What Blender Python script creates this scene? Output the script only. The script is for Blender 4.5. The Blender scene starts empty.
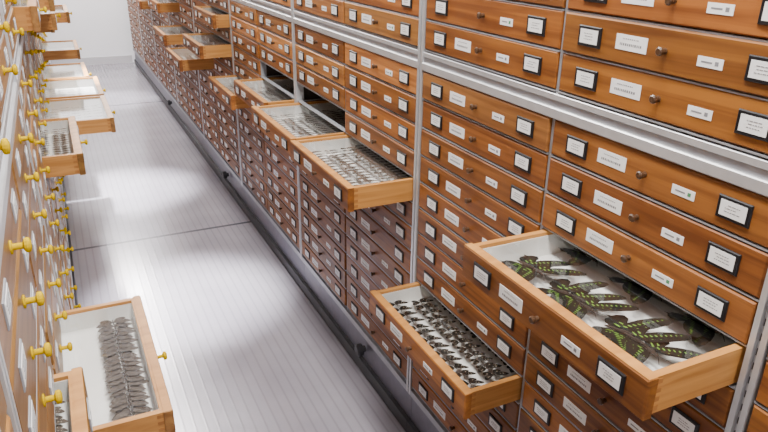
import bpy, math, random
from mathutils import Vector, Matrix
random.seed(7)
H = 1.53          # camera height
XR = 0.85         # right cabinet front plane
XL = -0.09        # left cabinet front plane
BAY = 1.04

# ------------------------------------------------------------------ materials
def new_mat(name):
    m = bpy.data.materials.new(name); m.use_nodes = True
    nt = m.node_tree
    for n in list(nt.nodes): nt.nodes.remove(n)
    out = nt.nodes.new('ShaderNodeOutputMaterial')
    b = nt.nodes.new('ShaderNodeBsdfPrincipled')
    nt.links.new(b.outputs[0], out.inputs[0])
    return m, nt, b, out
def simple(name, col, rough=0.5, metal=0.0, noise=0.0, nscale=30, spec=0.5):
    m, nt, b, out = new_mat(name)
    b.inputs['Roughness'].default_value = rough
    b.inputs['Metallic'].default_value = metal
    b.inputs['Specular IOR Level'].default_value = spec
    tc = nt.nodes.new('ShaderNodeTexCoord')
    nz = nt.nodes.new('ShaderNodeTexNoise'); nz.inputs['Scale'].default_value = nscale
    nt.links.new(tc.outputs['Object'], nz.inputs['Vector'])
    r = nt.nodes.new('ShaderNodeValToRGB')
    a = 1-noise; c2 = 1+noise
    r.color_ramp.elements[0].color = (col[0]*a, col[1]*a, col[2]*a, 1)
    r.color_ramp.elements[1].color = (min(1,col[0]*c2), min(1,col[1]*c2), min(1,col[2]*c2), 1)
    r.color_ramp.elements[0].position = .3; r.color_ramp.elements[1].position = .7
    nt.links.new(nz.outputs['Fac'], r.inputs['Fac'])
    nt.links.new(r.outputs[0], b.inputs['Base Color'])
    return m
def wood(name, dark, light, rough=0.42, scale=(30, 2.2, 55)):
    m, nt, b, out = new_mat(name)
    tc = nt.nodes.new('ShaderNodeTexCoord')
    at = nt.nodes.new('ShaderNodeAttribute'); at.attribute_name = 'tint'
    mp = nt.nodes.new('ShaderNodeMapping'); mp.inputs['Scale'].default_value = scale
    nt.links.new(tc.outputs['Object'], mp.inputs['Vector'])
    ad = nt.nodes.new('ShaderNodeVectorMath'); ad.operation = 'MULTIPLY_ADD'
    ad.inputs[1].default_value = (37, 91, 53)
    nt.links.new(at.outputs['Vector'], ad.inputs[0])
    nt.links.new(mp.outputs[0], ad.inputs[2])
    nz = nt.nodes.new('ShaderNodeTexNoise'); nz.inputs['Scale'].default_value = 1.0
    nz.inputs['Detail'].default_value = 5; nz.inputs['Distortion'].default_value = .8
    nt.links.new(ad.outputs[0], nz.inputs['Vector'])
    r = nt.nodes.new('ShaderNodeValToRGB')
    r.color_ramp.elements[0].color = (*dark, 1); r.color_ramp.elements[1].color = (*light, 1)
    r.color_ramp.elements[0].position = .34; r.color_ramp.elements[1].position = .66
    nt.links.new(nz.outputs['Fac'], r.inputs['Fac'])
    mx = nt.nodes.new('ShaderNodeMix'); mx.data_type = 'RGBA'; mx.blend_type = 'MULTIPLY'
    mx.inputs[0].default_value = 1
    nt.links.new(r.outputs[0], mx.inputs[6]); nt.links.new(at.outputs['Color'], mx.inputs[7])
    nt.links.new(mx.outputs[2], b.inputs['Base Color'])
    bp = nt.nodes.new('ShaderNodeBump'); bp.inputs['Strength'].default_value = .08
    bp.inputs['Distance'].default_value = .002
    nt.links.new(nz.outputs['Fac'], bp.inputs['Height']); nt.links.new(bp.outputs[0], b.inputs['Normal'])
    b.inputs['Roughness'].default_value = rough
    b.inputs['Specular IOR Level'].default_value = .35
    return m
M = {}
M['wood'] = wood('drawer_wood', (.135, .041, .007), (.285, .104, .019), .50)
M['woodside'] = wood('drawer_side_wood', (.36, .155, .036), (.52, .25, .07), scale=(4, 30, 60))
M['woodjoint'] = wood('drawer_joint_wood', (.29, .12, .03), (.40, .17, .045), scale=(30, 30, 60))
M['woodl'] = wood('left_drawer_wood', (.16, .070, .016), (.29, .145, .038))
M['black'] = simple('label_frame_black', (.010, .010, .012), .4, spec=.3)
M['paper'] = simple('label_paper', (.76, .77, .77), .7, noise=.03)
M['ink'] = simple('label_ink', (.19, .195, .21), .8)
M['green_ink'] = simple('label_green_mark', (.06, .22, .10), .8)
M['steel'] = simple('aluminium', (.55, .56, .58), .38, .55, .05)
M['steel_d'] = simple('grey_steel', (.34, .35, .38), .42, .4, .08)
M['dark'] = simple('cabinet_interior', (.03, .02, .015), .8, noise=.2)
M['knob'] = simple('knob_dark', (.06, .03, .015), .3)
M['yellow'] = simple('yellow_plastic', (.52, .35, .0), .7, spec=.0)
M['rubber'] = simple('black_rubber', (.02, .02, .025), .5)
M['plinth'] = simple('plinth_grey', (.17, .17, .21), .4, .3, .08)
M['foam'] = simple('white_lining', (.80, .80, .77), .85, noise=.03, nscale=12)
M['wing_blk'] = simple('wing_black', (.009, .008, .006), .7, noise=.3, nscale=150, spec=.15)
M['wing_brn'] = simple('wing_brown', (.060, .032, .018), .65, noise=.5, nscale=120)
M['wing_gry'] = simple('wing_grey_brown', (.075, .060, .048), .7, noise=.6, nscale=160, spec=.2)
M['wing_grn'] = simple('wing_green', (.12, .24, .035), .5, noise=.25, nscale=120, spec=.2)
M['wing_spot'] = simple('wing_pale_spot', (.34, .29, .22), .7)
M['body'] = simple('insect_body', (.03, .020, .014), .6)

# thin glass
g, nt, b, out = new_mat('drawer_glass')
nt.nodes.remove(b)
tr = nt.nodes.new('ShaderNodeBsdfTransparent'); gl = nt.nodes.new('ShaderNodeBsdfGlossy')
gl.inputs['Roughness'].default_value = .05
lw = nt.nodes.new('ShaderNodeLayerWeight'); lw.inputs['Blend'].default_value = .5
pw = nt.nodes.new('ShaderNodeMath'); pw.operation='POWER'; pw.inputs[1].default_value=4
ml = nt.nodes.new('ShaderNodeMath'); ml.operation='MULTIPLY_ADD'; ml.inputs[1].default_value=.9; ml.inputs[2].default_value=.07
nt.links.new(lw.outputs['Facing'], pw.inputs[0]); nt.links.new(pw.outputs[0], ml.inputs[0])
mxs = nt.nodes.new('ShaderNodeMixShader')
nt.links.new(ml.outputs[0], mxs.inputs[0]); nt.links.new(tr.outputs[0], mxs.inputs[1]); nt.links.new(gl.outputs[0], mxs.inputs[2])
nt.links.new(mxs.outputs[0], out.inputs[0])
GLASS = g

# ------------------------------------------------------------------ mesh builder
class MB:
    def __init__(s): s.v=[]; s.f=[]; s.m=[]; s.t=[]
    def face(s, pts, mat, tint=(1,1,1)):
        i=len(s.v); s.v += [tuple(p) for p in pts]; s.f.append(tuple(range(i,i+len(pts)))); s.m.append(mat); s.t.append(tint)
    def box(s, x0,x1,y0,y1,z0,z1, mat, tint=(1,1,1)):
        x0,x1=sorted((x0,x1)); y0,y1=sorted((y0,y1)); z0,z1=sorted((z0,z1))
        i=len(s.v)
        s.v += [(x0,y0,z0),(x1,y0,z0),(x1,y1,z0),(x0,y1,z0),(x0,y0,z1),(x1,y0,z1),(x1,y1,z1),(x0,y1,z1)]
        for q in ((3,2,1,0),(4,5,6,7),(0,1,5,4),(1,2,6,5),(2,3,7,6),(3,0,4,7)):
            s.f.append(tuple(i+k for k in q)); s.m.append(mat); s.t.append(tint)
    def panel(s, xb, xf, y0,y1,z0,z1, c, mat, tint=(1,1,1)):
        """slab with chamfered front edge. xb = back x, xf = front x"""
        d = 1 if xf>xb else -1
        rings=[]
        for x,ins in ((xb,0),(xf-d*c,0),(xf,c)):
            rings.append([(x,y0+ins,z0+ins),(x,y1-ins,z0+ins),(x,y1-ins,z1-ins),(x,y0+ins,z1-ins)])
        i=len(s.v)
        for r in rings: s.v+=r
        fs=[]
        for k in range(2):
            for j in range(4):
                a=i+k*4+j; b_=i+k*4+(j+1)%4
                q=(a,b_,b_+4,a+4)
                fs.append(q if d>0 else q[::-1])
        fs.append((i+8,i+9,i+10,i+11) if d>0 else (i+11,i+10,i+9,i+8))
        fs.append((i+3,i+2,i+1,i) if d>0 else (i,i+1,i+2,i+3))
        for q in fs: s.f.append(q); s.m.append(mat); s.t.append(tint)
    def lathe(s, x, y, z, d, prof, mat, seg=10):
        """revolve about X axis; prof = [(dist, radius)], d=+-1 direction"""
        i=len(s.v)
        for (t,r) in prof:
            for k in range(seg):
                a=2*math.pi*k/seg
                s.v.append((x+d*t, y+r*math.cos(a), z+r*math.sin(a)))
        n=len(prof)
        for k in range(n-1):
            for j in range(seg):
                q=(i+k*seg+j, i+k*seg+(j+1)%seg, i+(k+1)*seg+(j+1)%seg, i+(k+1)*seg+j)
                s.f.append(q if d>0 else q[::-1]); s.m.append(mat); s.t.append((1,1,1))
        q=tuple(i+(n-1)*seg+j for j in range(seg))
        s.f.append(q if d>0 else q[::-1]); s.m.append(mat); s.t.append((1,1,1))
    def build(s, name, parent=None, mats=None, smooth=False):
        me=bpy.data.meshes.new(name); me.from_pydata(s.v,[],s.f)
        if mats is None:
            used=[]; 
            for k in s.m:
                if k not in used: used.append(k)
            for k in used: me.materials.append(M[k])
            me.polygons.foreach_set('material_index',[used.index(k) for k in s.m])
        else: me.materials.append(mats)
        ca=me.color_attributes.new('tint','FLOAT_COLOR','CORNER')
        arr=[]
        for f,t in zip(s.f,s.t): arr += [t[0],t[1],t[2],1.0]*len(f)
        ca.data.foreach_set('color',arr)
        me.update()
        o=bpy.data.objects.new(name,me); bpy.context.scene.collection.objects.link(o)
        if parent: o.parent=parent
        return o
def empty(name):
    e=bpy.data.objects.new(name,None); bpy.context.scene.collection.objects.link(e); e.empty_display_size=.1
    return e

# ------------------------------------------------------------------ drawer fronts
def rtint(side, lightness=1.0):
    v=random.uniform(.72,1.22)*lightness
    return (v*random.uniform(.95,1.05), v, v*random.uniform(.85,1.15))
def drawer_front(wd, det, xf, d, y0, y1, z0, z1, side, tint, fine):
    """xf: x of front face, d: facing direction (+1/-1). wd=wood builder, det=detail builder"""
    wmat = 'wood' if side=='R' else 'woodl'
    wd.panel(xf-d*.018, xf, y0, y1, z0, z1, .0025, wmat, tint)
    zc=(z0+z1)/2; w=y1-y0
    def Y(fr): return (y1-fr*w)   # fraction counted from the far end
    if side=='R':
        for fr_ in (.15,.86):
            yc=Y(fr_); fw,fh=.028,.0175
            det.panel(xf-d*.001, xf+d*.0035, yc-fw,yc+fw,zc-fh,zc+fh,.0015,'black')
            det.box(xf+d*.002, xf+d*.0040, yc-fw+.0062,yc+fw-.0062,zc-fh+.0055,zc+fh-.0055,'paper')
            if fine:
                for k,zz in enumerate((.0050,.0005,-.0045)):
                    y=yc+.014-random.uniform(0,.006); e_=yc-.014+random.uniform(0,.008)
                    while y>e_:
                        ww=random.uniform(.0015,.006)
                        det.box(xf+d*.004, xf+d*.0043, y-ww,y,zc+zz-.0006,zc+zz+.0006,'ink'); y-=ww+.0014
        yc=Y(.345)+random.uniform(-.004,.004); lw,lh=.034,.0125
        zz=zc+random.uniform(-.002,.002)
        if random.random()<.96:
            det.box(xf, xf+d*.0008, yc-lw,yc+lw,zz-lh,zz+lh,'paper')
            if fine:
                for (zo,hh_,mg) in ((-.003,.0020,.010),(.0060,.0008,.015)):
                    y=yc+lw-mg
                    while y>yc-lw+mg+.003:
                        ww=random.uniform(.0012,.0035)
                        det.box(xf+d*.0008, xf+d*.0011, y-ww,y,zz+zo-hh_,zz+zo+hh_,'ink'); y-=ww+.0018
        yc=Y(.665)+random.uniform(-.006,.006)
        if random.random()<.9:
            zz=zc-.004
            det.box(xf, xf+d*.0008, yc-.022,yc+.022,zz-.0075,zz+.0075,'paper')
            if fine:
                det.box(xf+d*.0008, xf+d*.0011, yc-.004,yc+.015,zz-.0012,zz+.0012,'ink')
                det.box(xf+d*.0008, xf+d*.0011, yc-.015,yc-.009,zz-.0030,zz+.0030,random.choice(['green_ink','ink','ink','ink']))
        det.lathe(xf, Y(.5), zc, d, [(0,.005),(.006,.0045),(.010,.0070),(.013,.0072),(.015,.005)],'knob')
    else:
        for fr_ in (.2,.8):
            yc=Y(fr_); fw,fh=.03,.016
            det.panel(xf-d*.001, xf+d*.002, yc-fw,yc+fw,zc-fh,zc+fh,.001,'steel_d')
            det.box(xf+d*.001, xf+d*.0026, yc-fw+.004,yc+fw-.004,zc-fh+.004,zc+fh-.004,'paper')
            if fine:
                for zz in (.005,-.001,-.006):
                    ww=random.uniform(.01,.02)
                    det.box(xf+d*.0026, xf+d*.003, yc-ww,yc+ww,zc+zz-.0008,zc+zz+.0008,'ink')
        det.lathe(xf, Y(.5), zc, d, [(0,.009),(.002,.009),(.003,.0042),(.014,.0042),(.016,.0090),(.019,.0098),(.022,.0090),(.0235,.005)],'yellow',14)

# ------------------------------------------------------------------ butterflies
FW = {'brook':[(.03,.08),(.20,.30),(.50,.56),(.80,.74),(.97,.78),(1.03,.68),(.98,.50),(.84,.28),(.62,.08),(.36,-.06),(.05,-.10)],
      'plain':[(.04,.08),(.35,.36),(.75,.56),(.96,.55),(.97,.42),(.85,.2),(.72,.0),(.4,-.03),(.06,-.06)]}
HW = {'brook':[(.04,-.02),(.34,-.04),(.56,-.12),(.64,-.28),(.56,-.44),(.46,-.52),(.44,-.66),(.38,-.54),(.26,-.58),(.14,-.50),(.05,-.28)],
      'plain':[(.05,-.02),(.4,-.02),(.68,-.08),(.74,-.26),(.60,-.46),(.40,-.56),(.22,-.52),(.08,-.3)]}
def butterfly(mb, c, s, f, span, style, col, tilt=0.12):
    s=Vector(s); f=Vector(f); up=Vector((0,0,1)); h=span/2
    rise=random.uniform(.05,.18)
    for sg in (1,-1):
        def P(u,v,dz=0): return Vector(c)+s*(sg*u*h)+f*(v*h)+up*(h*(rise*u+tilt*v)+dz)
        key='brook' if style=='brook' else 'plain'
        mb.face([P(u,v,-.0006) for u,v in HW[key]],col)
        mb.face([P(u,v) for u,v in FW[key]],col)
        if style=='brook':
            n=9
            for k in range(n):     # macular band: separate green windows from base to apex
                t=k/(n-1); u=.20+.70*t; v=.00+.54*t
                w=.020*(1-.3*t); l=.085*(1-.6*t)
                mb.face([P(u-w,v+l*.5,.0005),P(u+w*.2,v+l*.8,.0005),P(u+w*1.2,v+l*.3,.0005),P(u+w*1.3,v-l*.6,.0005),P(u+w*.2,v-l*.8,.0005),P(u-w*.8,v-l*.3,.0005)],'wing_grn')
            for (u,v,r) in ((.30,.26,.018),(.44,.39,.016)):
                mb.face([P(u-r,v-r,.0005),P(u,v+r,.0005),P(u+r,v+r,.0005),P(u,v-r*1.4,.0005)],'wing_grn')
            for (u0,v0,u1,v1) in ((.12,-.10,.18,-.28),(.25,-.10,.29,-.22)):
                mb.face([P(u0,v0,.0003),P(u0+.05,v0,.0003),P(u1+.03,v1,.0003),P(u1,v1,.0003)],'wing_grn')
        elif style=='spot':
            for (u,v,r) in ((.45,.2,.05),(.62,.32,.05),(.4,-.2,.06),(.7,.12,.04)):
                mb.face([P(u-r,v,.0005),P(u,v-r*.8,.0005),P(u+r,v,.0005),P(u,v+r*.8,.0005)],'wing_spot')
    # body: tapering hex tube
    prof=[(-.42,.008),(-.3,.03),(-.05,.035),(.05,.055),(.16,.05),(.22,.025),(.25,.038),(.31,.03),(.33,.006)]
    i=len(mb.v); sgm=6
    for (v,r) in prof:
        for k in range(sgm):
            a=2*math.pi*k/sgm
            p=Vector(c)+f*(v*h)+s*(r*h*math.cos(a))+up*(r*h*math.sin(a)+h*tilt*v+.001)
            mb.v.append(tuple(p))
    for k in range(len(prof)-1):
        for j in range(sgm):
            mb.f.append((i+k*sgm+j,i+k*sgm+(j+1)%sgm,i+(k+1)*sgm+(j+1)%sgm,i+(k+1)*sgm+j)); mb.m.append('body'); mb.t.append((1,1,1))
    for sg in (1,-1): # antennae
        p0=Vector(c)+f*(.32*h)+up*(.002+h*tilt*.3); p1=p0+f*(.3*h)+s*(sg*.16*h); q=s*.0006
        mb.face([p0-q,p0+q,p1+q,p1-q],'body')

# ------------------------------------------------------------------ open drawer
def open_drawer(side, y0, y1, ztop, ext, content, tint=None, fine=True):
    d = -1 if side=='R' else 1
    XP = XR if side=='R' else XL
    xf = XP + d*ext           # front face x
    depth=.43; hh=.068
    z1=ztop; z0=ztop-hh
    e=empty('insect_drawer')
    wd=MB(); det=MB()
    tint = tint or rtint(side)
    drawer_front(wd,det,xf,d,y0,y1,z0,z1,side,tint,fine)
    ws='woodside'; X=lambda t: xf-d*t
    th=.013
    st=(1,1,1)
    # body box (set in a little from the front's ends)
    a0,a1=y0+.004,y1-.004
    wd.box(X(.018),X(depth),a0,a0+th,z0+.003,z1-.001,ws,st)
    wd.box(X(.018),X(depth),a1-th,a1,z0+.003,z1-.001,ws,st)
    wd.box(X(depth-th),X(depth),a0+th,a1-th,z0+.003,z1-.001,ws,st)
    wd.box(X(.018),X(depth-th),a0+th,a1-th,z0+.004,z0+.010,ws,st)
    # inner front cheek + top edge in paler wood
    wd.box(X(.0175),X(.024),a0+th,a1-th,z0+.010,z1-.001,ws,st)
    wd.box(X(.0015),X(.018),y0+.002,y1-.002,z1-.0005,z1+.0008,ws,st)
    # faint finger joints
    for k in range(4):
        zz=z0+.008+k*.0155
        for yy in (a0-.0006,a1-.0004):
            wd.box(X(.019),X(.031),yy,yy+.001,zz,zz+.008,'woodjoint')
    # lining
    li=MB(); q=.0015
    b0,b1=a0+th,a1-th; zb=z0+.014
    li.box(X(.024),X(depth-th),b0,b1,z0+.010,zb,'foam')
    li.box(X(.024),X(.024+q),b0,b1,zb,z1-.009,'foam')
    li.box(X(depth-th-q),X(depth-th),b0,b1,zb,z1-.009,'foam')
    li.box(X(.024+q),X(depth-th-q),b0,b0+q,zb,z1-.009,'foam')
    li.box(X(.024+q),X(depth-th-q),b1-q,b1,zb,z1-.009,'foam')
    wd.build('drawer_box',e); det.build('labels_and_knob',e); li.build('lining',e)
    gb=MB(); zg=z1-.007
    gb.face([(X(.024),b0,zg),(X(.024),b1,zg),(X(depth-th),b1,zg),(X(depth-th),b0,zg)],'foam')
    gb.build('glass_lid',e,mats=GLASS)
    # specimens
    sp=MB(); zs=zb+.016
    x_near=.030; 
    if content=='brook':
        for ci,dx in enumerate((.102,.244,.365)):
            span=.142 if ci<2 else .09
            for gi,g0 in enumerate((b0+.070,b0+.215,b0+.360)):
                for k in range(3 if ci==0 else 2):
                    y=g0+k*.034
                    if y>b1-.03: continue
                    a=(-.18,.06,.20)[k]+random.uniform(-.10,.10)
                    butterfly(sp,(X(dx+random.uniform(-.006,.006)),y+random.uniform(-.004,.004),zs+.006-.003*k),(math.cos(a),math.sin(a),0),(math.sin(a),-math.cos(a),0),span*random.uniform(.90,1.02),'brook','wing_blk',.10)
    else:
        span,pitch,style,col,xs = content
        x=x_near+span*.5
        while x<depth-.03-span*.4:
            if xs and x>xs: break
            y=b0+.03; k=0
            while y<b1-.02:
                a=random.uniform(-.08,.08)
                butterfly(sp,(X(x+random.uniform(-.002,.002)),y,zs+.0002*k),(math.cos(a),math.sin(a),0),(math.sin(a),-math.cos(a),0),span*random.uniform(.86,1.05),style,col,.14)
                y+=pitch*random.uniform(.85,1.15); k+=1
            x+=span*1.06
    if sp.v: sp.build('pinned_butterflies',e)
    return e

# ------------------------------------------------------------------ cabinets
PITCH=.0768
def rows_for():
    r=[]
    for k in range(13): r.append((k, H-(.362+PITCH*k)))
    for k in range(1,9): r.append((-k, H-(.235-(k-1)*.0745)))
    return r
ROWS=rows_for()
ZT = max(z for k,z in ROWS)+.055
def cabinet(side, ys, openset, fine, palerows, dv=0.0):
    d=-1 if side=='R' else 1
    XP = XR if side=='R' else XL
    dep=.48
    e=empty('specimen_cabinet')
    fm=MB(); wd=MB(); det=MB()
    X=lambda t: XP-d*t      # t into the cabinet
    zb=H-1.335
    ym=ys+BAY/2+dv
    # carcass
    fm.box(X(dep),X(dep-.01),ys+.001,ys+BAY-.001,.02,ZT,'dark')
    fm.box(X(.03),X(dep-.01),ys+.001,ys+.012,zb,ZT,'dark')
    fm.box(X(.03),X(dep-.01),ym-.004,ym+.004,zb,ZT,'dark')
    fm.box(X(0),X(dep-.01),ys+.001,ys+BAY-.001,ZT,ZT+.02,'steel_d')
    # plinth : grey steel skirt, bright lip, dark toe rail
    fm.box(X(-.002),X(dep-.01),ys+.001,ys+BAY-.001,zb-.022,zb,'steel_d')
    fm.box(X(.012),X(dep-.02),ys+.001,ys+BAY-.001,.055,zb-.022,'plinth')
    fm.box(X(-.004),X(.012),ys+.001,ys+BAY-.001,.03,.062,'rubber')
    fm.box(X(.002),X(dep-.02),ys+.001,ys+BAY-.001,.004,.03,'rubber')
    # post (C-profile) at ys, slim divider at mid
    fm.box(X(-.003),X(.03),ys-.013,ys-.004,zb-.02,ZT,'steel')
    fm.box(X(-.003),X(.03),ys+.004,ys+.013,zb-.02,ZT,'steel')
    fm.box(X(.004),X(.028),ys-.004,ys+.004,zb-.02,ZT,'steel_d')
    fm.box(X(.004),X(.03),ym-.0035,ym+.0035,zb,ZT,'steel_d')
    if fine:
        z=zb
        while z<ZT-.03:
            fm.box(X(.0035),X(.005),ys-.002,ys+.002,z,z+.012,'rubber'); z+=.025
    # horizontal beam (stepped aluminium profile)
    zc=H-.298
    fm.panel(X(.02),X(-.004),ys+.013,ys+BAY-.013,zc-.027,zc-.006,.002,'steel')
    fm.box(X(.02),X(.003),ys+.013,ys+BAY-.013,zc-.006,zc+.008,'steel_d')
    fm.panel(X(.02),X(-.001),ys+.013,ys+BAY-.013,zc+.008,zc+.020,.001,'steel')
    cols=((ys+.016,ym-.005),(ym+.005,ys+BAY-.016))
    for ci,(c0,c1) in enumerate(cols):
        for (k,z) in ROWS:
            hh=.0345
            # metal runner strip under each drawer
            fm.box(X(.001),X(.02),c0,c1,z-hh-.0050,z-hh-.0022,'steel_d')
            fm.box(X(.02),X(dep-.02),c0,c0+.012,z-hh-.0050,z-hh-.0022,'steel_d')
            fm.box(X(.02),X(dep-.02),c1-.012,c1,z-hh-.0050,z-hh-.0022,'steel_d')
            if (ci,k) in openset: continue
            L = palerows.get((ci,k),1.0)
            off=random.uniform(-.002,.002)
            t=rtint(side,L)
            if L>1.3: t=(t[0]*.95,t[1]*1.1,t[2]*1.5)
            drawer_front(wd,det,XP+d*(.001+off),d,c0+.001,c1-.001,z-hh,z+hh,side,t,fine)
    fm.build('frame',e); wd.build('drawer_fronts',e); det.build('labels_and_knobs',e)
    return cols

R0=.502
spot=(.066,.032,'spot','wing_blk',None)
grey=(.058,.026,'spot','wing_gry',None)
brn=(.055,.024,'plain','wing_brn',None)
openR={ (0,0,3):(.190,'brook'), (0,1,8):(.150,spot), (1,0,4):(.200,grey), (1,1,4):(.192,grey),
        (2,0,4):(.13,brn),(2,1,5):(.145,grey),(3,0,3):(.17,brn),(3,0,1):(.09,brn),(3,1,5):(.20,grey),(4,0,4):(.20,grey),
        (4,1,2):(.15,brn),(5,0,-1):(.18,brn),(5,1,3):(.15,brn),(4,0,-1):(.14,brn),(6,0,2):(.16,brn),(6,1,-1):(.15,brn),(3,1,-2):(.12,brn)}
missR={(1,1,3),(2,0,3)}
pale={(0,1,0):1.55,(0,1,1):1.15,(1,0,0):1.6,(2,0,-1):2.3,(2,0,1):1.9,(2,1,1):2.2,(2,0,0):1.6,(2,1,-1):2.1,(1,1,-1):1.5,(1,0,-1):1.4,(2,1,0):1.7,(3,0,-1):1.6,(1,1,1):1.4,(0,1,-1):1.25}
zr=dict(ROWS)
for n in range(-1,8):
    ys=R0+BAY*n
    os_={(c,k) for (b_,c,k) in list(openR)+list(missR) if b_==n}
    pl={}
    if n>=0: pl={(c,k):v for (b_,c,k),v in [((kk[0],kk[1],kk[2]),vv) for kk,vv in pale.items()] if b_==n}
    cols=cabinet('R',ys,os_,n<=2,pl,-.018 if n==0 else 0)
    for (b_,c,k),(ext,cont) in openR.items():
        if b_!=n: continue
        open_drawer('R',cols[c][0]+.001,cols[c][1]-.001,zr[k]+.0345,ext,cont,rtint('R',1.2),n<=2)
L0=.60
moth=(.085,.019,'plain','wing_gry',.09)
openL={ (0,1,7):(.187,moth), (0,0,5):(.045,grey), (1,1,4):(.115,grey), (2,1,6):(.28,('x',)), (3,0,6):(.28,('x',)),
        (3,1,6):(.24,('x',)), (3,0,1):(.10,brn),(2,1,0):(.11,('x',)),(2,0,-1):(.11,('x',)),(4,1,6):(.24,('x',)),(4,0,2):(.2,grey),(5,0,1):(.2,grey),(1,1,-1):(.06,brn)}
for n in range(-2,8):
    ys=L0+BAY*n
    os_={(c,k) for (b_,c,k) in openL if b_==n}
    cols=cabinet('L',ys,os_,n<=2,{})
    for (b_,c,k),(ext,cont) in openL.items():
        if b_!=n: continue
        if cont==('x',): cont=(.045,.055,'plain','wing_gry',None)
        open_drawer('L',cols[c][0]+.001,cols[c][1]-.001,zr[k]+.0345,ext,cont,rtint('L',1.05),n<=2)

# black round bumpers on the right plinth
for yb in (1.9,4.0,6.1):
    bmb=MB(); bmb.lathe(XR-.004+.010,yb,.12,-1,[(0,.012),(.012,.012),(.013,.022),(.03,.024),(.036,.018)],'rubber',18)
    bmb.build('plinth_bumper')

# ------------------------------------------------------------------ room
Y0,Y1=-1.75,8.98
XW0,XW1=XL-.52,XR+.52
ZC=2.75
def slab(name,x0,x1,y0,y1,z0,z1,mat):
    mb=MB(); mb.box(x0,x1,y0,y1,z0,z1,'foam'); return mb.build(name,mats=mat)
# floor: ribbed light-grey sheet, glossy
fmat,nt,b,out=new_mat('floor_ribbed_sheet')
tc=nt.nodes.new('ShaderNodeTexCoord'); sx=nt.nodes.new('ShaderNodeSeparateXYZ')
nt.links.new(tc.outputs['Object'],sx.inputs[0])
def math_(op,a,b_=None,c=None):
    n=nt.nodes.new('ShaderNodeMath'); n.operation=op
    for i,v in enumerate((a,b_,c)):
        if v is None: continue
        if isinstance(v,(int,float)): n.inputs[i].default_value=v
        else: nt.links.new(v,n.inputs[i])
    return n.outputs[0]
rib=math_('SINE',math_('MULTIPLY',sx.outputs['X'],2*math.pi/.036))
rib2=math_('POWER',math_('MULTIPLY_ADD',rib,.5,.5),10)
jf=math_('ABSOLUTE',math_('SUBTRACT',math_('FRACT',math_('DIVIDE',math_('SUBTRACT',sx.outputs['Y'],.28-1.605),3.21)),.5))
joint=math_('LESS_THAN',jf,.0035)
nz=nt.nodes.new('ShaderNodeTexNoise'); nz.inputs['Scale'].default_value=3; nz.inputs['Detail'].default_value=5
nt.links.new(tc.outputs['Object'],nz.inputs['Vector'])
r=nt.nodes.new('ShaderNodeValToRGB'); r.color_ramp.elements[0].color=(.265,.250,.295,1); r.color_ramp.elements[1].color=(.335,.320,.365,1)
r.color_ramp.elements[0].position=.3; r.color_ramp.elements[1].position=.7
nt.links.new(nz.outputs['Fac'],r.inputs['Fac'])
def mixc(fac,a,col):
    n=nt.nodes.new('ShaderNodeMix'); n.data_type='RGBA'; nt.links.new(fac,n.inputs[0]); nt.links.new(a,n.inputs[6]); n.inputs[7].default_value=(*col,1); return n.outputs[2]
c1=mixc(math_('MULTIPLY',rib2,.40),r.outputs[0],(.15,.14,.17))
c2=mixc(joint,c1,(.10,.10,.12))
nt.links.new(c2,b.inputs['Base Color'])
b.inputs['Metallic'].default_value=.2
b.inputs['Specular IOR Level'].default_value=.8
nt.links.new(math_('MULTIPLY_ADD',nz.outputs['Fac'],.16,.12),b.inputs['Roughness'])
bp=nt.nodes.new('ShaderNodeBump'); bp.inputs['Strength'].default_value=.10; bp.inputs['Distance'].default_value=.001
nt.links.new(rib2,bp.inputs['Height']); nt.links.new(bp.outputs[0],b.inputs['Normal'])
slab('floor',XW0,XW1,Y0,Y1,-.05,0,fmat)
wallm=simple('wall_paint',(.82,.84,.90),.7,noise=.02,nscale=3)
ceilm=simple('ceiling_paint',(.85,.85,.86),.8,noise=.02,nscale=3)
slab('wall_far',XW0-.1,XW1+.1,Y1,Y1+.1,-.05,ZC,wallm)
slab('wall_near',XW0-.1,XW1+.1,Y0-.1,Y0,-.05,ZC,wallm)
slab('wall_left',XW0-.1,XW0,Y0,Y1,-.05,ZC,wallm)
slab('wall_right',XW1,XW1+.1,Y0,Y1,-.05,ZC,wallm)
slab('ceiling',XW0-.1,XW1+.1,Y0-.1,Y1+.1,ZC,ZC+.1,ceilm)
slab('baseboard_far',XL+.01,XR-.01,Y1-.012,Y1,0,.09,simple('baseboard_grey',(.5,.5,.54),.5))

# ------------------------------------------------------------------ lamps
em,nt,b,out=new_mat('lamp_diffuser'); b.inputs['Emission Color'].default_value=(1,.98,.95,1); b.inputs['Emission Strength'].default_value=6
b.inputs['Base Color'].default_value=(.9,.9,.9,1)
body=simple('lamp_housing',(.8,.8,.8),.4)
for i,(yc,en) in enumerate(((-.9,36),(.6,58),(2.2,50),(4.9,46),(6.4,58),(7.9,115))):
    e=empty('ceiling_light')
    xc=.40
    mb=MB(); mb.box(xc-.14,xc+.14,yc-.5,yc+.5,ZC-.06,ZC,'foam'); mb.build('housing',e,mats=body)
    mb=MB(); mb.box(xc-.13,xc+.13,yc-.49,yc+.49,ZC-.07,ZC-.0605,'foam'); mb.build('diffuser',e,mats=em)
    ld=bpy.data.lights.new('tube_light','AREA'); ld.shape='RECTANGLE'; ld.size=.25; ld.size_y=.95; ld.energy=en; ld.color=(1,.95,.89)
    lo=bpy.data.objects.new('tube_light',ld); lo.location=(xc,yc,ZC-.075); bpy.context.scene.collection.objects.link(lo); lo.parent=e
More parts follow.
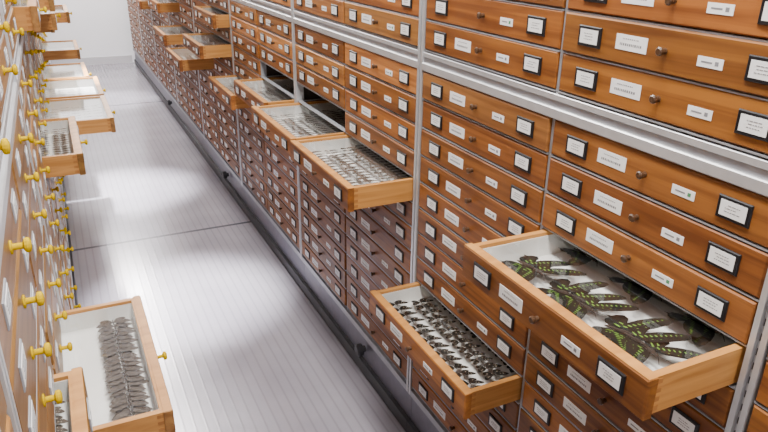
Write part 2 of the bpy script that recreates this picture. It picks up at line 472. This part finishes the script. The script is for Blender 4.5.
# added spots, no known fixtures; their soft pools stand in for floor highlights
for (xc,yc,en,ang) in ((.36,2.75,3000,22),(.26,4.30,3400,22),(.40,6.9,2600,24)):
    e=empty('added_pool_spot')
    mb=MB(); seg=24
    for (r0,r1,z0_,z1_) in ((.075,.065,ZC,ZC-.012),(.065,.055,ZC-.012,ZC-.004)):
        for k in range(seg):
            a=2*math.pi*k/seg; b2=2*math.pi*(k+1)/seg
            mb.face([(xc+r0*math.cos(a),yc+r0*math.sin(a),z0_),(xc+r0*math.cos(b2),yc+r0*math.sin(b2),z0_),(xc+r1*math.cos(b2),yc+r1*math.sin(b2),z1_),(xc+r1*math.cos(a),yc+r1*math.sin(a),z1_)],'foam')
    mb.build('added_spot_ring',e,mats=body)
    ld=bpy.data.lights.new('added_pool_lamp','SPOT'); ld.energy=en; ld.spot_size=math.radians(ang); ld.spot_blend=1.0; ld.shadow_soft_size=.05; ld.color=(1,.98,.98)
    lo=bpy.data.objects.new('added_pool_lamp',ld); lo.location=(xc,yc,ZC-.02); bpy.context.scene.collection.objects.link(lo); lo.parent=e
w=bpy.data.worlds.new('room_world'); bpy.context.scene.world=w; w.use_nodes=True
w.node_tree.nodes['Background'].inputs[0].default_value=(.8,.85,.95,1); w.node_tree.nodes['Background'].inputs[1].default_value=.3

# ------------------------------------------------------------------ camera
f=669.
fwd=Vector((-349,-288,f)).normalized()       # aisle direction in camera space (x right,y down,z forward)
dn=Vector((-26,1584,f)); dn=(dn-fwd*dn.dot(fwd)).normalized()
rt=dn.cross(fwd).normalized()
cx=Vector((rt.x,fwd.x,-dn.x)); cy=-Vector((rt.y,fwd.y,-dn.y)); cz=-Vector((rt.z,fwd.z,-dn.z))
mat=Matrix(((cx.x,cy.x,cz.x,0),(cx.y,cy.y,cz.y,0),(cx.z,cy.z,cz.z,H),(0,0,0,1)))
cam=bpy.data.cameras.new('camera'); cam.sensor_width=36; cam.lens=f/768*36; cam.clip_start=.01
co=bpy.data.objects.new('camera',cam); bpy.context.scene.collection.objects.link(co); co.matrix_world=mat
bpy.context.scene.camera=co
